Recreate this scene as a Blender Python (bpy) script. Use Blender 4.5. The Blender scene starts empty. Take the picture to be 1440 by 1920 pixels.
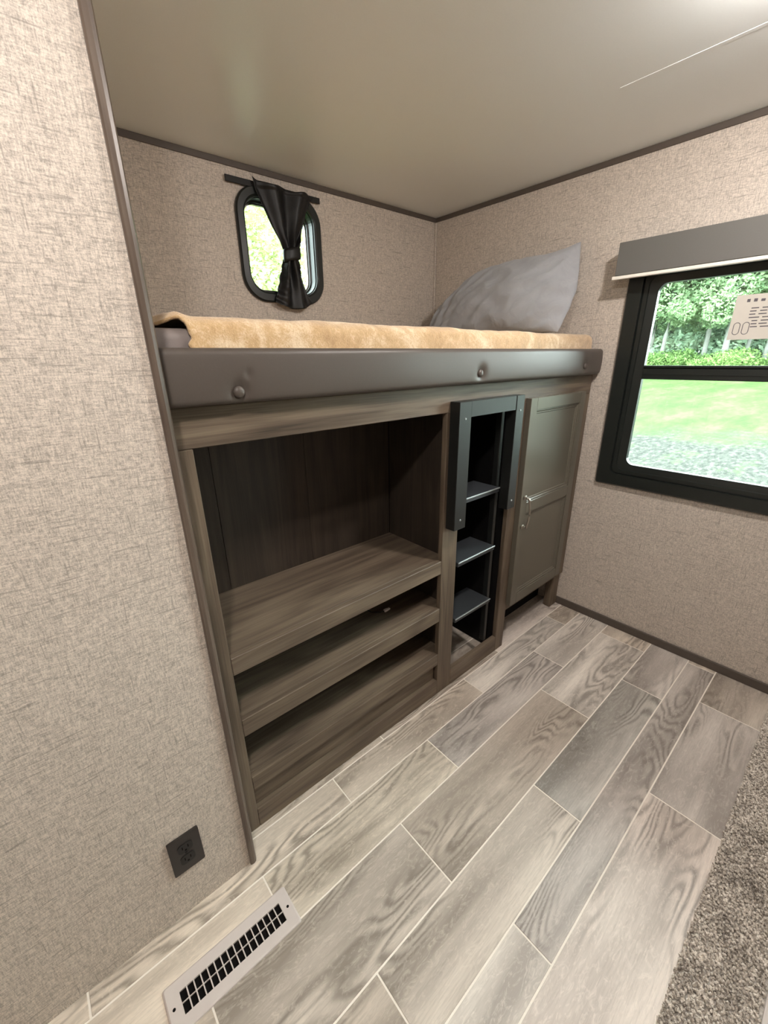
import bpy, bmesh, math, random
from mathutils import Vector, Matrix, noise as mnoise
random.seed(7)
PI = math.pi
scene = bpy.context.scene
C = scene.collection

# ------------------------------------------------------------------ camera
F_PX = 773.36
cd = bpy.data.cameras.new('camera')
cd.sensor_fit = 'VERTICAL'; cd.sensor_height = 36.0; cd.sensor_width = 27.0
cd.lens = F_PX / 1920 * 36.0
cd.clip_start = 0.02; cd.clip_end = 400
cam = bpy.data.objects.new('camera', cd); C.objects.link(cam)
cam.location = (-2.1014, -0.9092, 1.35)
cam.rotation_mode = 'XYZ'
cam.rotation_euler = (1.21301, 0.014889, -0.713013)
scene.camera = cam

# ------------------------------------------------------------------ sky, sun, exposure
world = bpy.data.worlds.new('sky'); scene.world = world; world.use_nodes = True
bg = world.node_tree.nodes['Background']
bg.inputs['Color'].default_value = (0.86, 0.96, 1.0, 1)
bg.inputs['Strength'].default_value = 20.0
sd = bpy.data.lights.new('sun', 'SUN'); sd.energy = 22.0; sd.angle = math.radians(3); sd.color = (1.0, 0.96, 0.88)
sun = bpy.data.objects.new('sun', sd); C.objects.link(sun)
# the sun stands high behind the trailer, so it lights the trees but enters neither window
sun.rotation_euler = Vector((0.55, 0.45, -1.25)).to_track_quat('-Z', 'Y').to_euler()
sun.location = (-10, -8, 22)
LAMP_STRENGTH = 470.0
scene.cycles.use_light_tree = False; scene.cycles.max_bounces = 6; scene.cycles.diffuse_bounces = 4; scene.cycles.glossy_bounces = 3; scene.cycles.transmission_bounces = 2; scene.cycles.transparent_max_bounces = 6
scene.view_settings.view_transform = 'Standard'
scene.view_settings.look = 'None'
scene.view_settings.exposure = 0.30
scene.view_settings.gamma = 1.0
scene.view_settings.use_curve_mapping = False

# ------------------------------------------------------------------ room measures (metres)
H = 2.1044        # ceiling
D = 1.04          # back wall of the bunk alcove
YL = -0.074       # face of the partition on the left
XL = -1.912       # edge of the partition
XW, YW = -3.7, -2.9   # rest of the room behind the camera

# ------------------------------------------------------------------ helpers
def srgb(r, g, b):
    f = lambda c: (c / 255 / 12.92) if c / 255 <= 0.04045 else ((c / 255 + 0.055) / 1.055) ** 2.4
    return (f(r), f(g), f(b), 1.0)

def world_loc(o):
    v = Vector((0, 0, 0))
    while o is not None:
        v += o.location; o = o.parent
    return v

def obj(name, bm, mat, parent=None, smooth=False, center=True):
    """link a bmesh given in world coordinates as one mesh object with its origin at its own middle"""
    me = bpy.data.meshes.new(name)
    if isinstance(bm, tuple):
        me.from_pydata(bm[0], [], bm[1]); me.update()
    else:
        bmesh.ops.recalc_face_normals(bm, faces=bm.faces)
        bm.to_mesh(me); bm.free()
    co = [v.co for v in me.vertices]
    c = Vector((0, 0, 0))
    if center and co:
        lo = Vector([min(v[i] for v in co) for i in range(3)]); hi = Vector([max(v[i] for v in co) for i in range(3)])
        c = (lo + hi) / 2
        me.transform(Matrix.Translation(-c))
    if mat is not None:
        me.materials.append(mat)
    if smooth:
        for p in me.polygons: p.use_smooth = True
    o = bpy.data.objects.new(name, me); C.objects.link(o)
    if parent is not None:
        o.parent = parent; o.location = c - world_loc(parent)
    else:
        o.location = c
    return o

def empty(name, loc):
    o = bpy.data.objects.new(name, None); C.objects.link(o); o.location = loc
    o.empty_display_size = 0.05
    return o

def tag(o, label, cat, group=None, kind=None):
    o['label'] = label; o['category'] = cat
    if group: o['group'] = group
    if kind: o['kind'] = kind
    return o

def bx(bm, x0, x1, y0, y1, z0, z1, bevel=0.0, seg=2):
    m = Matrix.Translation(((x0 + x1) / 2, (y0 + y1) / 2, (z0 + z1) / 2)) @ Matrix.Diagonal((abs(x1 - x0), abs(y1 - y0), abs(z1 - z0), 1))
    r = bmesh.ops.create_cube(bm, size=1.0, matrix=m)
    if bevel > 0:
        ed = list({e for v in r['verts'] for e in v.link_edges})
        bmesh.ops.bevel(bm, geom=ed, offset=bevel, segments=seg, profile=0.5, affect='EDGES')
    return bm

def box(name, x0, x1, y0, y1, z0, z1, mat, parent=None, bevel=0.0015, seg=1):
    return obj(name, bx(bmesh.new(), x0, x1, y0, y1, z0, z1, bevel, seg), mat, parent)

def cyl(bm, p0, p1, r0, r1=None, n=16):
    p0, p1 = Vector(p0), Vector(p1); r1 = r0 if r1 is None else r1
    d = p1 - p0
    m = Matrix.Translation((p0 + p1) / 2) @ d.to_track_quat('Z', 'Y').to_matrix().to_4x4()
    bmesh.ops.create_cone(bm, cap_ends=True, segments=n, radius1=r0, radius2=r1, depth=d.length, matrix=m)
    return bm

def tube(bm, pts, rad, n=8):
    pts = [Vector(p) for p in pts]
    rads = rad if isinstance(rad, (list, tuple)) else [rad] * len(pts)
    rings = []
    for i, p in enumerate(pts):
        t = (pts[min(i + 1, len(pts) - 1)] - pts[max(i - 1, 0)]).normalized()
        q = t.to_track_quat('Z', 'Y')
        rings.append([bm.verts.new(p + q @ Vector((rads[i] * math.cos(2 * PI * k / n), rads[i] * math.sin(2 * PI * k / n), 0))) for k in range(n)])
    for a, b in zip(rings, rings[1:]):
        for k in range(n):
            bm.faces.new((a[k], a[(k + 1) % n], b[(k + 1) % n], b[k]))
    bm.faces.new(list(reversed(rings[0]))); bm.faces.new(rings[-1])
    return bm

def rrect(u0, u1, v0, v1, r, n=8):
    r = max(r, 1e-5); pts = []
    for cu, cv, a0 in ((u1 - r, v1 - r, 0), (u0 + r, v1 - r, 90), (u0 + r, v0 + r, 180), (u1 - r, v0 + r, 270)):
        for k in range(n + 1):
            a = math.radians(a0 + 90 * k / n)
            pts.append((cu + r * math.cos(a), cv + r * math.sin(a)))
    return pts

def ring(axis, sections, n=8):
    """loft closed rounded-rectangle loops into a closed frame: sections = [(u0,u1,v0,v1,r,depth), ...]"""
    bm = bmesh.new(); loops = []
    for (u0, u1, v0, v1, r, d) in sections:
        P = rrect(u0, u1, v0, v1, r, n)
        loops.append([bm.verts.new((d, u, v) if axis == 'x' else (u, d, v)) for u, v in P])
    m = len(loops[0])
    for i in range(len(loops)):
        a, b = loops[i], loops[(i + 1) % len(loops)]
        for k in range(m):
            bm.faces.new((a[k], a[(k + 1) % m], b[(k + 1) % m], b[k]))
    return bm

def plate(axis, u0, u1, v0, v1, r, d0, d1, n=6):
    bm = bmesh.new(); P = rrect(u0, u1, v0, v1, r, n)
    mk = lambda d: [bm.verts.new((d, u, v) if axis == 'x' else ((u, d, v) if axis == 'y' else (u, v, d))) for u, v in P]
    a, b = mk(d0), mk(d1); m = len(P)
    bm.faces.new(a); bm.faces.new(list(reversed(b)))
    for k in range(m): bm.faces.new((a[k], a[(k + 1) % m], b[(k + 1) % m], b[k]))
    return bm

# ------------------------------------------------------------------ materials
class NT:
    def __init__(self, name):
        self.m = bpy.data.materials.new(name); self.m.use_nodes = True
        self.t = self.m.node_tree; self.b = self.t.nodes['Principled BSDF']
    def n(self, typ, **kw):
        nd = self.t.nodes.new('ShaderNode' + typ)
        for k, v in kw.items():
            if k in nd.inputs.keys(): self.set(nd.inputs[k], v)
            else: setattr(nd, k, v)
        return nd
    def set(self, sock, v):
        if isinstance(v, bpy.types.NodeSocket): self.t.links.new(v, sock)
        else: sock.default_value = v
    def math(self, op, a, b=0.0, clamp=False):
        nd = self.t.nodes.new('ShaderNodeMath'); nd.operation = op; nd.use_clamp = clamp
        self.set(nd.inputs[0], a); self.set(nd.inputs[1], b); return nd.outputs[0]
    def ramp(self, fac, stops):
        nd = self.t.nodes.new('ShaderNodeValToRGB'); e = nd.color_ramp.elements
        while len(e) < len(stops): e.new(0.5)
        for el, (p, c) in zip(e, stops):
            el.position = p; el.color = c if len(c) == 4 else (*c, 1)
        self.set(nd.inputs[0], fac); return nd.outputs[0]
    def mix(self, fac, a, b, mode='MIX'):
        nd = self.t.nodes.new('ShaderNodeMix'); nd.data_type = 'RGBA'; nd.blend_type = mode
        self.set(nd.inputs[0], fac); self.set(nd.inputs[6], a); self.set(nd.inputs[7], b); return nd.outputs[2]
    def coord(self, scale, offs=None, kind='Object'):
        tc = self.t.nodes.new('ShaderNodeTexCoord'); v = tc.outputs[kind]
        if offs is not None:
            a = self.t.nodes.new('ShaderNodeVectorMath'); a.operation = 'ADD'; self.set(a.inputs[0], v); self.set(a.inputs[1], offs); v = a.outputs[0]
        m = self.t.nodes.new('ShaderNodeVectorMath'); m.operation = 'MULTIPLY'; self.set(m.inputs[0], v); m.inputs[1].default_value = scale
        return m.outputs[0]
    def noise(self, vec, scale=1.0, detail=2.0, rough=0.5, dist=0.0):
        nd = self.t.nodes.new('ShaderNodeTexNoise')
        self.set(nd.inputs['Vector'], vec); nd.inputs['Scale'].default_value = scale; nd.inputs['Detail'].default_value = detail
        nd.inputs['Roughness'].default_value = rough; nd.inputs['Distortion'].default_value = dist
        return nd.outputs[0]
    def bump(self, h, strength=0.3, dist=0.002):
        nd = self.t.nodes.new('ShaderNodeBump'); nd.inputs['Strength'].default_value = strength; nd.inputs['Distance'].default_value = dist
        self.set(nd.inputs['Height'], h); self.t.links.new(nd.outputs[0], self.b.inputs['Normal'])
    def seed(self, k=7.0):
        oi = self.t.nodes.new('ShaderNodeObjectInfo')
        m = self.t.nodes.new('ShaderNodeVectorMath'); m.operation = 'SCALE'; self.set(m.inputs[0], oi.outputs['Location']); m.inputs['Scale'].default_value = k
        return m.outputs[0]
    def done(self, color=None, rough=0.5, spec=0.5, metal=0.0, sheen=0.0):
        if color is not None: self.set(self.b.inputs['Base Color'], color)
        self.set(self.b.inputs['Roughness'], rough); self.b.inputs['Specular IOR Level'].default_value = spec
        self.b.inputs['Metallic'].default_value = metal
        if sheen: self.b.inputs['Sheen Weight'].default_value = sheen; self.b.inputs['Sheen Roughness'].default_value = 0.6
        return self.m

def plain(name, col, rough=0.5, spec=0.5, metal=0.0, var=0.06, scale=60, bump=0.0):
    t = NT(name); n = t.noise(t.coord((1, 1, 1)), scale, 3)
    c = t.mix(t.math('MULTIPLY', n, 1.0), tuple(x * (1 - var) for x in col[:3]) + (1,), tuple(min(1, x * (1 + var)) for x in col[:3]) + (1,))
    if bump: t.bump(n, bump, 0.001)
    return t.done(c, rough, spec, metal)

def linen(name, col):
    t = NT(name)
    v = t.noise(t.coord((460, 460, 95)), 1.0, 1, 0.6)
    h = t.noise(t.coord((95, 95, 460)), 1.0, 1, 0.6)
    g = t.noise(t.coord((1, 1, 1)), 520, 1, 0.6)
    v2 = t.noise(t.coord((330, 330, 15)), 1.0, 0, 0.5)
    h2 = t.noise(t.coord((15, 15, 330)), 1.0, 0, 0.5)
    k = t.math('MULTIPLY', t.math('SUBTRACT', t.math('ADD', t.math('ADD', v, h), g), 1.08), 1.35, True)
    lines = t.math('MULTIPLY', t.math('SUBTRACT', 0.30, t.math('MINIMUM', v2, h2), True), 9.0, True)
    lo = tuple(c * 0.56 for c in col[:3]) + (1,); hi = tuple(min(1, c * 1.22) for c in col[:3]) + (1,)
    c = t.mix(k, lo, hi)
    c = t.mix(t.math('MULTIPLY', lines, 0.55), c, tuple(x * 0.40 for x in col[:3]) + (1,))
    t.bump(t.math('ADD', v, h), 0.16, 0.0012)
    return t.done(c, 0.55, 0.4)

def wood(name, axis, dark, mid, light, rough=0.5):
    """laminate with grain running along one axis"""
    t = NT(name); s = t.seed(5.3)
    sc = {'x': (1, 9, 9), 'z': (9, 9, 1), 'y': (9, 1, 9)}[axis]
    k = lambda m, along: tuple((m * along if a == 1 else m) for a in [1 if q == 1 else 0 for q in sc])
    big = t.noise(t.coord(tuple(q * 0.9 for q in sc), s), 1.0, 2, 0.5, 0.4)
    rings = t.math('SINE', t.math('MULTIPLY', big, 46.0))
    rings = t.math('MULTIPLY', t.math('ADD', rings, 1.0), 0.5)
    fs = {'x': (5, 260, 260), 'z': (260, 260, 5), 'y': (260, 5, 260)}[axis]
    fine = t.noise(t.coord(fs, s), 1.0, 3, 0.65)
    ss = {'x': (1.6, 30, 30), 'z': (30, 30, 1.6), 'y': (30, 1.6, 30)}[axis]
    streak = t.noise(t.coord(ss, s), 1.0, 3, 0.6, 0.6)
    blotch = t.noise(t.coord((1, 1, 1), s), 3.5, 2)
    v = t.math('ADD', t.math('MULTIPLY', fine, 0.35), t.math('ADD', t.math('MULTIPLY', streak, 0.45), t.math('MULTIPLY', rings, 0.10)))
    v = t.math('ADD', v, t.math('MULTIPLY', blotch, 0.20))
    c = t.ramp(v, [(0.30, dark), (0.50, mid), (0.72, light)])
    crack = t.math('MULTIPLY', t.math('SUBTRACT', 0.33, streak, True), 7.0, True)
    c = t.mix(t.math('MULTIPLY', crack, 0.6), c, tuple(x * 0.5 for x in dark[:3]) + (1,))
    t.bump(v, 0.12, 0.001)
    return t.done(c, rough, 0.4)

def plank_material():
    t = NT('plank_grain'); s = t.seed(9.7)
    oi = t.t.nodes.new('ShaderNodeObjectInfo')
    tone = oi.outputs['Color']
    ringn = t.noise(t.coord((1.1, 6.0, 0), s), 1.0, 3.0, 0.40, 0.10)
    rings = t.math('MULTIPLY', t.math('ADD', t.math('SINE', t.math('MULTIPLY', ringn, 170.0)), 1.0), 0.5)
    rings = t.math('POWER', rings, 1.6)
    mask = t.noise(t.coord((1.7, 7, 0), s), 1.0, 1)
    mask = t.math('MULTIPLY', t.math('SUBTRACT', mask, 0.44, True), 7.0, True)
    fine = t.noise(t.coord((14, 230, 0), s), 1.0, 3, 0.75, 0.25)
    mott = t.noise(t.coord((26, 70, 0), s), 1.0, 4, 0.7, 1.6)
    patch = t.noise(t.coord((1.3, 9, 0), t.seed(3.1)), 1.0, 2, 0.5, 0.5)
    lo = t.mix(1.0, tone, (0.60, 0.58, 0.56, 1), 'MULTIPLY')
    hi = t.mix(1.0, tone, (1.42, 1.42, 1.40, 1), 'MULTIPLY')
    c = t.mix(t.math('MULTIPLY', t.math('SUBTRACT', patch, 0.30), 2.4, True), lo, hi)
    dk = t.math('MULTIPLY', t.math('MULTIPLY', rings, mask), 0.85)
    c = t.mix(dk, c, t.mix(1.0, tone, (0.42, 0.40, 0.38, 1), 'MULTIPLY'))
    fg = t.math('MULTIPLY', t.math('SUBTRACT', 0.56, fine, True), 2.6, True)
    c = t.mix(t.math('MULTIPLY', fg, 0.50), c, t.mix(1.0, tone, (0.52, 0.50, 0.47, 1), 'MULTIPLY'))
    mg = t.math('MULTIPLY', t.math('SUBTRACT', mott, 0.50, True), 3.0, True)
    c = t.mix(t.math('MULTIPLY', mg, 0.55), c, t.mix(1.0, tone, (1.60, 1.60, 1.58, 1), 'MULTIPLY'))
    t.bump(t.math('ADD', fine, t.math('MULTIPLY', rings, 0.4)), 0.10, 0.001)
    return t.done(c, t.math('ADD', 0.36, t.math('MULTIPLY', fine, 0.16)), 0.5)

M = {}
M['linen'] = linen('linen_wallpaper', srgb(201, 190, 178))
M['ceiling'] = plain('ceiling_vinyl', srgb(240, 244, 244), 0.30, 0.5, var=0.03, scale=260)
WD, WM, WL = srgb(54, 45, 37), srgb(92, 79, 66), srgb(122, 108, 91)
M['wood_x'] = wood('cabinet_wood_horizontal', 'x', WD, WM, WL)
M['wood_z'] = wood('cabinet_wood_upright', 'z', WD, WM, WL)
M['wood_shaded'] = wood('niche_wood_shaded', 'z', srgb(36, 30, 25), srgb(52, 44, 37), srgb(68, 58, 49))  # niche boards' darker wood, deepened further so shade sits in the colour
M['trim'] = wood('trim_wood_upright', 'z', srgb(62, 52, 45), srgb(86, 74, 65), srgb(108, 95, 84), 0.34)
M['batten'] = plain('dark_batten', srgb(84, 75, 68), 0.45, var=0.12, scale=40)
M['door'] = plain('door_foil', srgb(96, 91, 80), 0.28, 0.5, var=0.07, scale=180, bump=0.03)
M['plank'] = plank_material()
M['grout'] = plain('grout_line', srgb(240, 232, 220), 0.7, var=0.05, scale=120)
M['vinyl'] = plain('brown_vinyl', srgb(80, 72, 66), 0.46, 0.45, var=0.05, scale=350, bump=0.12)
M['matt'] = plain('mattress_vinyl', srgb(128, 118, 114), 0.5, 0.4, var=0.05, scale=300, bump=0.1)
M['black'] = plain('black_painted_metal', srgb(27, 28, 27), 0.40, 0.5, var=0.08, scale=200)
M['shade_black'] = plain('recess_shade_black', srgb(13, 12, 12), 0.8, 0.2, var=0.1, scale=30)  # black for unlit cabinet recesses, their shade put into the colour
M['step'] = plain('charcoal_step', srgb(48, 51, 54), 0.5, 0.5, var=0.1, scale=300)
M['nosing'] = plain('bright_edge', srgb(170, 176, 178), 0.35, 0.5, 0.6, var=0.05)
M['steel'] = plain('satin_nickel', srgb(176, 170, 160), 0.28, 0.5, 0.95, var=0.04)
M['frame'] = plain('window_frame_black', srgb(27, 31, 29), 0.34, 0.5, var=0.08, scale=90)
M['rubber'] = plain('black_rubber', srgb(26, 26, 26), 0.5, 0.4, var=0.08)
M['valance'] = plain('grey_valance_vinyl', srgb(96, 94, 90), 0.55, 0.4, var=0.06, scale=300, bump=0.06)
M['white'] = plain('white_plastic', srgb(232, 226, 216), 0.4, 0.5, var=0.02)
M['vent'] = plain('beige_painted_steel', srgb(206, 196, 190), 0.42, 0.5, var=0.03)
M['outlet'] = plain('black_plastic', srgb(42, 37, 34), 0.36, 0.5, var=0.08)
M['paper'] = plain('sticker_paper', srgb(206, 200, 190), 0.6, 0.3, var=0.03)
M['ink'] = plain('grey_ink', srgb(96, 92, 96), 0.6, 0.3)
M['dark'] = plain('hole_black', srgb(16, 14, 13), 0.9, 0.1)

def glass_mat():
    t = NT('window_glass'); nt = t.t
    for nd in list(nt.nodes): nt.nodes.remove(nd)
    out = nt.nodes.new('ShaderNodeOutputMaterial'); tr = nt.nodes.new('ShaderNodeBsdfTransparent'); gl = nt.nodes.new('ShaderNodeBsdfGlossy')
    tr.inputs[0].default_value = (0.93, 0.97, 0.94, 1); gl.inputs['Roughness'].default_value = 0.02
    fr = nt.nodes.new('ShaderNodeFresnel'); fr.inputs[0].default_value = 1.45
    mx = nt.nodes.new('ShaderNodeMixShader')
    nt.links.new(fr.outputs[0], mx.inputs[0]); nt.links.new(tr.outputs[0], mx.inputs[1]); nt.links.new(gl.outputs[0], mx.inputs[2]); nt.links.new(mx.outputs[0], out.inputs[0])
    return t.m
M['glass'] = glass_mat()

def fleece():
    t = NT('tan_fleece')
    a = t.noise(t.coord((1, 1, 1)), 9, 3, 0.6, 1.0); f = t.noise(t.coord((1, 1, 1)), 260, 3, 0.7)
    nap = t.noise(t.coord((1, 1, 1)), 60, 3, 0.7, 0.8)
    v = t.math('ADD', t.math('MULTIPLY', a, 0.55), t.math('ADD', t.math('MULTIPLY', f, 0.2), t.math('MULTIPLY', nap, 0.25)))
    c = t.ramp(v, [(0.36, srgb(176, 140, 96)), (0.50, srgb(206, 172, 126)), (0.62, srgb(238, 216, 184))])
    t.bump(t.math('ADD', f, nap), 0.7, 0.003)
    return t.done(c, 0.95, 0.1, sheen=0.5)
M['fleece'] = fleece()

def cotton():
    t = NT('grey_cotton')
    w = t.noise(t.coord((1, 1, 1)), 14, 3, 0.6, 1.2); f = t.noise(t.coord((1, 1, 1)), 500, 1)
    c = t.mix(w, srgb(146, 148, 152), srgb(164, 165, 168))
    t.bump(t.math('ADD', w, t.math('MULTIPLY', f, 0.04)), 0.45, 0.014)
    return t.done(c, 0.85, 0.2, sheen=0.2)
M['cotton'] = cotton()
M['satin'] = plain('black_satin', srgb(13, 13, 14), 0.48, 0.5, var=0.1, scale=20)

def leaf(name, c1, c2, c3):
    t = NT(name); nt = t.t
    out = [n for n in nt.nodes if n.type == 'OUTPUT_MATERIAL'][0]; nt.nodes.remove(t.b)
    n = t.noise(t.coord((1, 1, 1)), 2.4, 3, 0.7); c = t.ramp(n, [(0.35, c1), (0.5, c2), (0.66, c3)])
    d = nt.nodes.new('ShaderNodeBsdfDiffuse'); tl = nt.nodes.new('ShaderNodeBsdfTranslucent'); mx = nt.nodes.new('ShaderNodeMixShader'); mx.inputs[0].default_value = 0.45
    for s in (d, tl): nt.links.new(c, s.inputs[0])
    nt.links.new(d.outputs[0], mx.inputs[1]); nt.links.new(tl.outputs[0], mx.inputs[2]); nt.links.new(mx.outputs[0], out.inputs[0])
    return t.m
M['leaf'] = leaf('summer_leaves', srgb(112, 140, 106), srgb(134, 158, 120), srgb(156, 172, 140))  # tree greens desaturated so distant haze is part of the leaf colour
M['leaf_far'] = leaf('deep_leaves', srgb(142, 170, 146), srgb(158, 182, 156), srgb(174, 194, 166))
M['leaf_yellow'] = leaf('yellow_green_leaves', srgb(128, 146, 92), srgb(150, 162, 112), srgb(172, 180, 144))
M['leaf_bush'] = leaf('bush_leaves', srgb(86, 116, 66), srgb(106, 134, 80), srgb(126, 150, 100))
M['bark'] = plain('pale_bark', srgb(112, 114, 108), 0.9, 0.2, var=0.3, scale=5)

def ground_mat():
    t = NT('lawn_and_gravel')
    tc = t.t.nodes.new('ShaderNodeTexCoord'); sep = t.t.nodes.new('ShaderNodeSeparateXYZ'); t.t.links.new(tc.outputs['Object'], sep.inputs[0])
    edge = t.noise(t.coord((0.5, 0.5, 0)), 1.0, 5, 0.7)
    d = t.math('ADD', sep.outputs[0], t.math('MULTIPLY', sep.outputs[1], 0.35))
    d = t.math('ADD', d, t.math('MULTIPLY', t.math('SUBTRACT', edge, 0.5), 7.0))
    k = t.math('MULTIPLY', t.math('SUBTRACT', d, 10.5), 0.45, True)
    patch = t.noise(t.coord((0.35, 0.9, 0)), 1.0, 4, 0.65)
    gf = t.noise(t.coord((2.5, 5, 0)), 1.0, 5, 0.75)
    grass = t.ramp(t.math('ADD', t.math('MULTIPLY', patch, 0.6), t.math('MULTIPLY', gf, 0.4)), [(0.36, srgb(32, 50, 23)), (0.5, srgb(45, 62, 31)), (0.66, srgb(61, 73, 47))])
    gv = t.noise(t.coord((5, 9, 0)), 1.0, 6, 0.8)
    gravel = t.ramp(gv, [(0.38, srgb(24, 27, 25)), (0.5, srgb(41, 44, 41)), (0.62, srgb(62, 63, 60))])
    tuft = t.math('MULTIPLY', t.math('SUBTRACT', t.noise(t.coord((0.8, 1.6, 0)), 1.0, 5, 0.75), 0.52), 6.0, True)
    gravel = t.mix(t.math('MULTIPLY', tuft, 0.7), gravel, srgb(52, 66, 42))
    return t.done(t.mix(k, gravel, grass), 0.95, 0.1)
M['ground'] = ground_mat()

def carpet_mat(name, k):
    t = NT(name); n = t.noise(t.coord((1, 1, 1)), 120, 2, 0.6); b = t.noise(t.coord((1, 1, 1)), 22, 2)
    v = t.math('ADD', t.math('MULTIPLY', n, 0.7), t.math('MULTIPLY', b, 0.3))
    c = t.ramp(v, [(0.36, srgb(112 * k, 106 * k, 99 * k)), (0.5, srgb(174 * k, 167 * k, 158 * k)), (0.64, srgb(206 * k, 200 * k, 192 * k))])
    return t.done(c, 0.95, 0.1)
M['pile'] = carpet_mat('carpet_yarn', 1.22)
M['backing'] = carpet_mat('carpet_backing', 1.0)

def emit(name, col, st):
    t = NT(name); t.b.inputs['Emission Color'].default_value = (*col, 1); t.b.inputs['Emission Strength'].default_value = st
    return t.done((0.9, 0.9, 0.9, 1), 0.5)
M['lamp'] = emit('led_lens', (1.0, 0.93, 0.88), LAMP_STRENGTH)

# ================================================================== the room shell
def shell(name, bm, mat, label, cat='wall'):
    return tag(obj(name, bm, mat), label, cat, kind='structure')

# --- floor: grout bed with every plank its own piece
floor = shell('floor', bx(bmesh.new(), XW, 0.06, YW, D + 0.06, -0.06, -0.0012), M['grout'], 'wood-look plank floor with pale seams between cabinet and carpet', 'floor')
rows = [
    (0.130, 0.335, [-1.9, -1.1, -0.3, 0.0], ['d', 'm', 't']),
    (-0.020, 0.130, [-2.5, -1.36, -0.62, 0.0], ['t', 'd', 'w']),
    (-0.1286, -0.020, [-2.75, -2.303, -1.592, -0.889, -0.172, 0.0], ['t', 't', 't', 'l', 't']),
    (-0.2795, -0.1286, [-2.55, -1.90, -1.238, -0.487, 0.0], ['t', 'y', 'g', 'l']),
    (-0.4860, -0.2795, [-2.75, -2.095, -1.516, -0.688, -0.100, 0.0], ['t', 'm', 'd', 'l', 't']),
    (-0.6450, -0.4860, [-2.5, -1.784, -1.097, -0.369, 0.0], ['d', 'm', 'k', 'g']),
    (-0.7490, -0.6450, [-2.2, -1.465, -0.030, 0.0], ['l', 'g', 't']),
    (-0.9450, -0.7490, [-2.4, -0.838, -0.267, 0.0], ['w', 'g', 'm']),
]
tones = {'t': srgb(204, 192, 178), 'y': srgb(205, 194, 179), 'l': srgb(206, 198, 189), 'g': srgb(186, 178, 171), 'm': srgb(188, 178, 167),
         'd': srgb(180, 169, 157), 'k': srgb(174, 169, 162), 'w': srgb(208, 197, 188)}
G = 0.0022
for y0, y1, xs, ts in rows:
    for x0, x1, tn in zip(xs, xs[1:], ts):
        p = obj('plank', bx(bmesh.new(), x0 + G, x1 - G, y0 + G, y1 - G, -0.004, 0.0, 0.0006, 1), M['plank'], floor)
        p.color = tones[tn]

ceil = shell('ceiling', bx(bmesh.new(), XW, 0.06, YW, D + 0.06, H, H + 0.10), M['ceiling'], 'smooth off-white ceiling panel with a soft sheen', 'ceiling')
box('seam_strip', -0.494, -0.480, YW, -0.16, H - 0.0007, H + 0.001, M['ceiling'], ceil, 0.0004)

# --- window openings (inside the walls)
BW = dict(y0=-1.16, y1=-0.15, z0=0.81, z1=1.67)              # big window opening in the right wall
SW = dict(x0=-1.187, x1=-0.853, z0=1.640, z1=1.997)          # small window opening in the back wall
bm = bmesh.new()
bx(bm, 0, 0.05, BW['y1'], D + 0.05, 0, H); bx(bm, 0, 0.05, YW, BW['y0'], 0, H)
bx(bm, 0, 0.05, BW['y0'], BW['y1'], 0, BW['z0']); bx(bm, 0, 0.05, BW['y0'], BW['y1'], BW['z1'], H)
shell('wall_right', bm, M['linen'], 'beige linen-textured wall holding the large black-framed window')
bm = bmesh.new()
bx(bm, XL, SW['x0'], D, D + 0.05, 0, H); bx(bm, SW['x1'], 0.05, D, D + 0.05, 0, H)
bx(bm, SW['x0'], SW['x1'], D, D + 0.05, 0, SW['z0']); bx(bm, SW['x0'], SW['x1'], D, D + 0.05, SW['z1'], H)
shell('wall_back', bm, M['linen'], 'beige linen-textured wall behind the bunk with the small window')
shell('wall_left', bx(bmesh.new(), XW, XL, YL, -0.02, 0, H), M['linen'], 'close linen-textured partition wall with black outlet on the left')
shell('wall_alcove', bx(bmesh.new(), -1.96, -1.905, -0.02, D + 0.05, 0, H), M['linen'], 'end wall of the bunk alcove hidden behind the brown corner moulding')
bm = bx(bmesh.new(), XW - 0.05, XW, YW, D, 0, H)
shell('wall_far', bm, M['linen'], 'plain linen-textured wall on the far left of the room, out of view')
shell('wall_rear', bx(bmesh.new(), XW - 0.05, 0.05, YW - 0.05, YW, 0, H), M['linen'], 'plain linen-textured wall behind the viewer, out of view')

# --- mouldings
def strip(name, x0, x1, y0, y1, z0, z1, mat, label, bev=0.002):
    return tag(box(name, x0, x1, y0, y1, z0, z1, mat, None, bev, 2), label, 'trim', kind='structure')
strip('trim_1', -1.90, -0.0055, D - 0.006, D, H - 0.022, H, M['batten'], 'dark brown batten along ceiling above the small bunk window')
strip('trim_2', -0.006, 0.0, YW, D, H - 0.022, H, M['batten'], 'dark brown batten along ceiling above the pillow and large window')
strip('trim_3', -0.012, -0.0005, D - 0.012, D - 0.0005, 1.26, H - 0.0225, M['linen'], 'slim beige cover strip in the upright corner beside the pillow', 0.004)
strip('baseboard_right', -0.010, 0.0, YW, 0.05, 0.0, 0.043, M['batten'], 'low dark brown baseboard under the large window', 0.004)
bm = bmesh.new()   # rounded corner moulding on the edge of the partition
prof = [(-1.913, -0.0745), (-1.913, -0.080), (-1.9105, -0.0825), (-1.903, -0.0830), (-1.8975, -0.0805), (-1.8945, -0.075), (-1.8935, -0.066), (-1.8935, -0.0005), (-1.9045, -0.0005), (-1.9045, -0.0745)]
a = [bm.verts.new((x, y, 0.0005)) for x, y in prof]; b = [bm.verts.new((x, y, H - 0.0005)) for x, y in prof]
for k in range(len(prof)): bm.faces.new((a[k], a[(k + 1) % len(prof)], b[(k + 1) % len(prof)], b[k]))
bm.faces.new(list(reversed(a))); bm.faces.new(b)
t4 = obj('trim_4', bm, M['trim'], smooth=False)
tag(t4, 'tall brown wood corner moulding on the edge of the left partition', 'trim', kind='structure')

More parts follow.
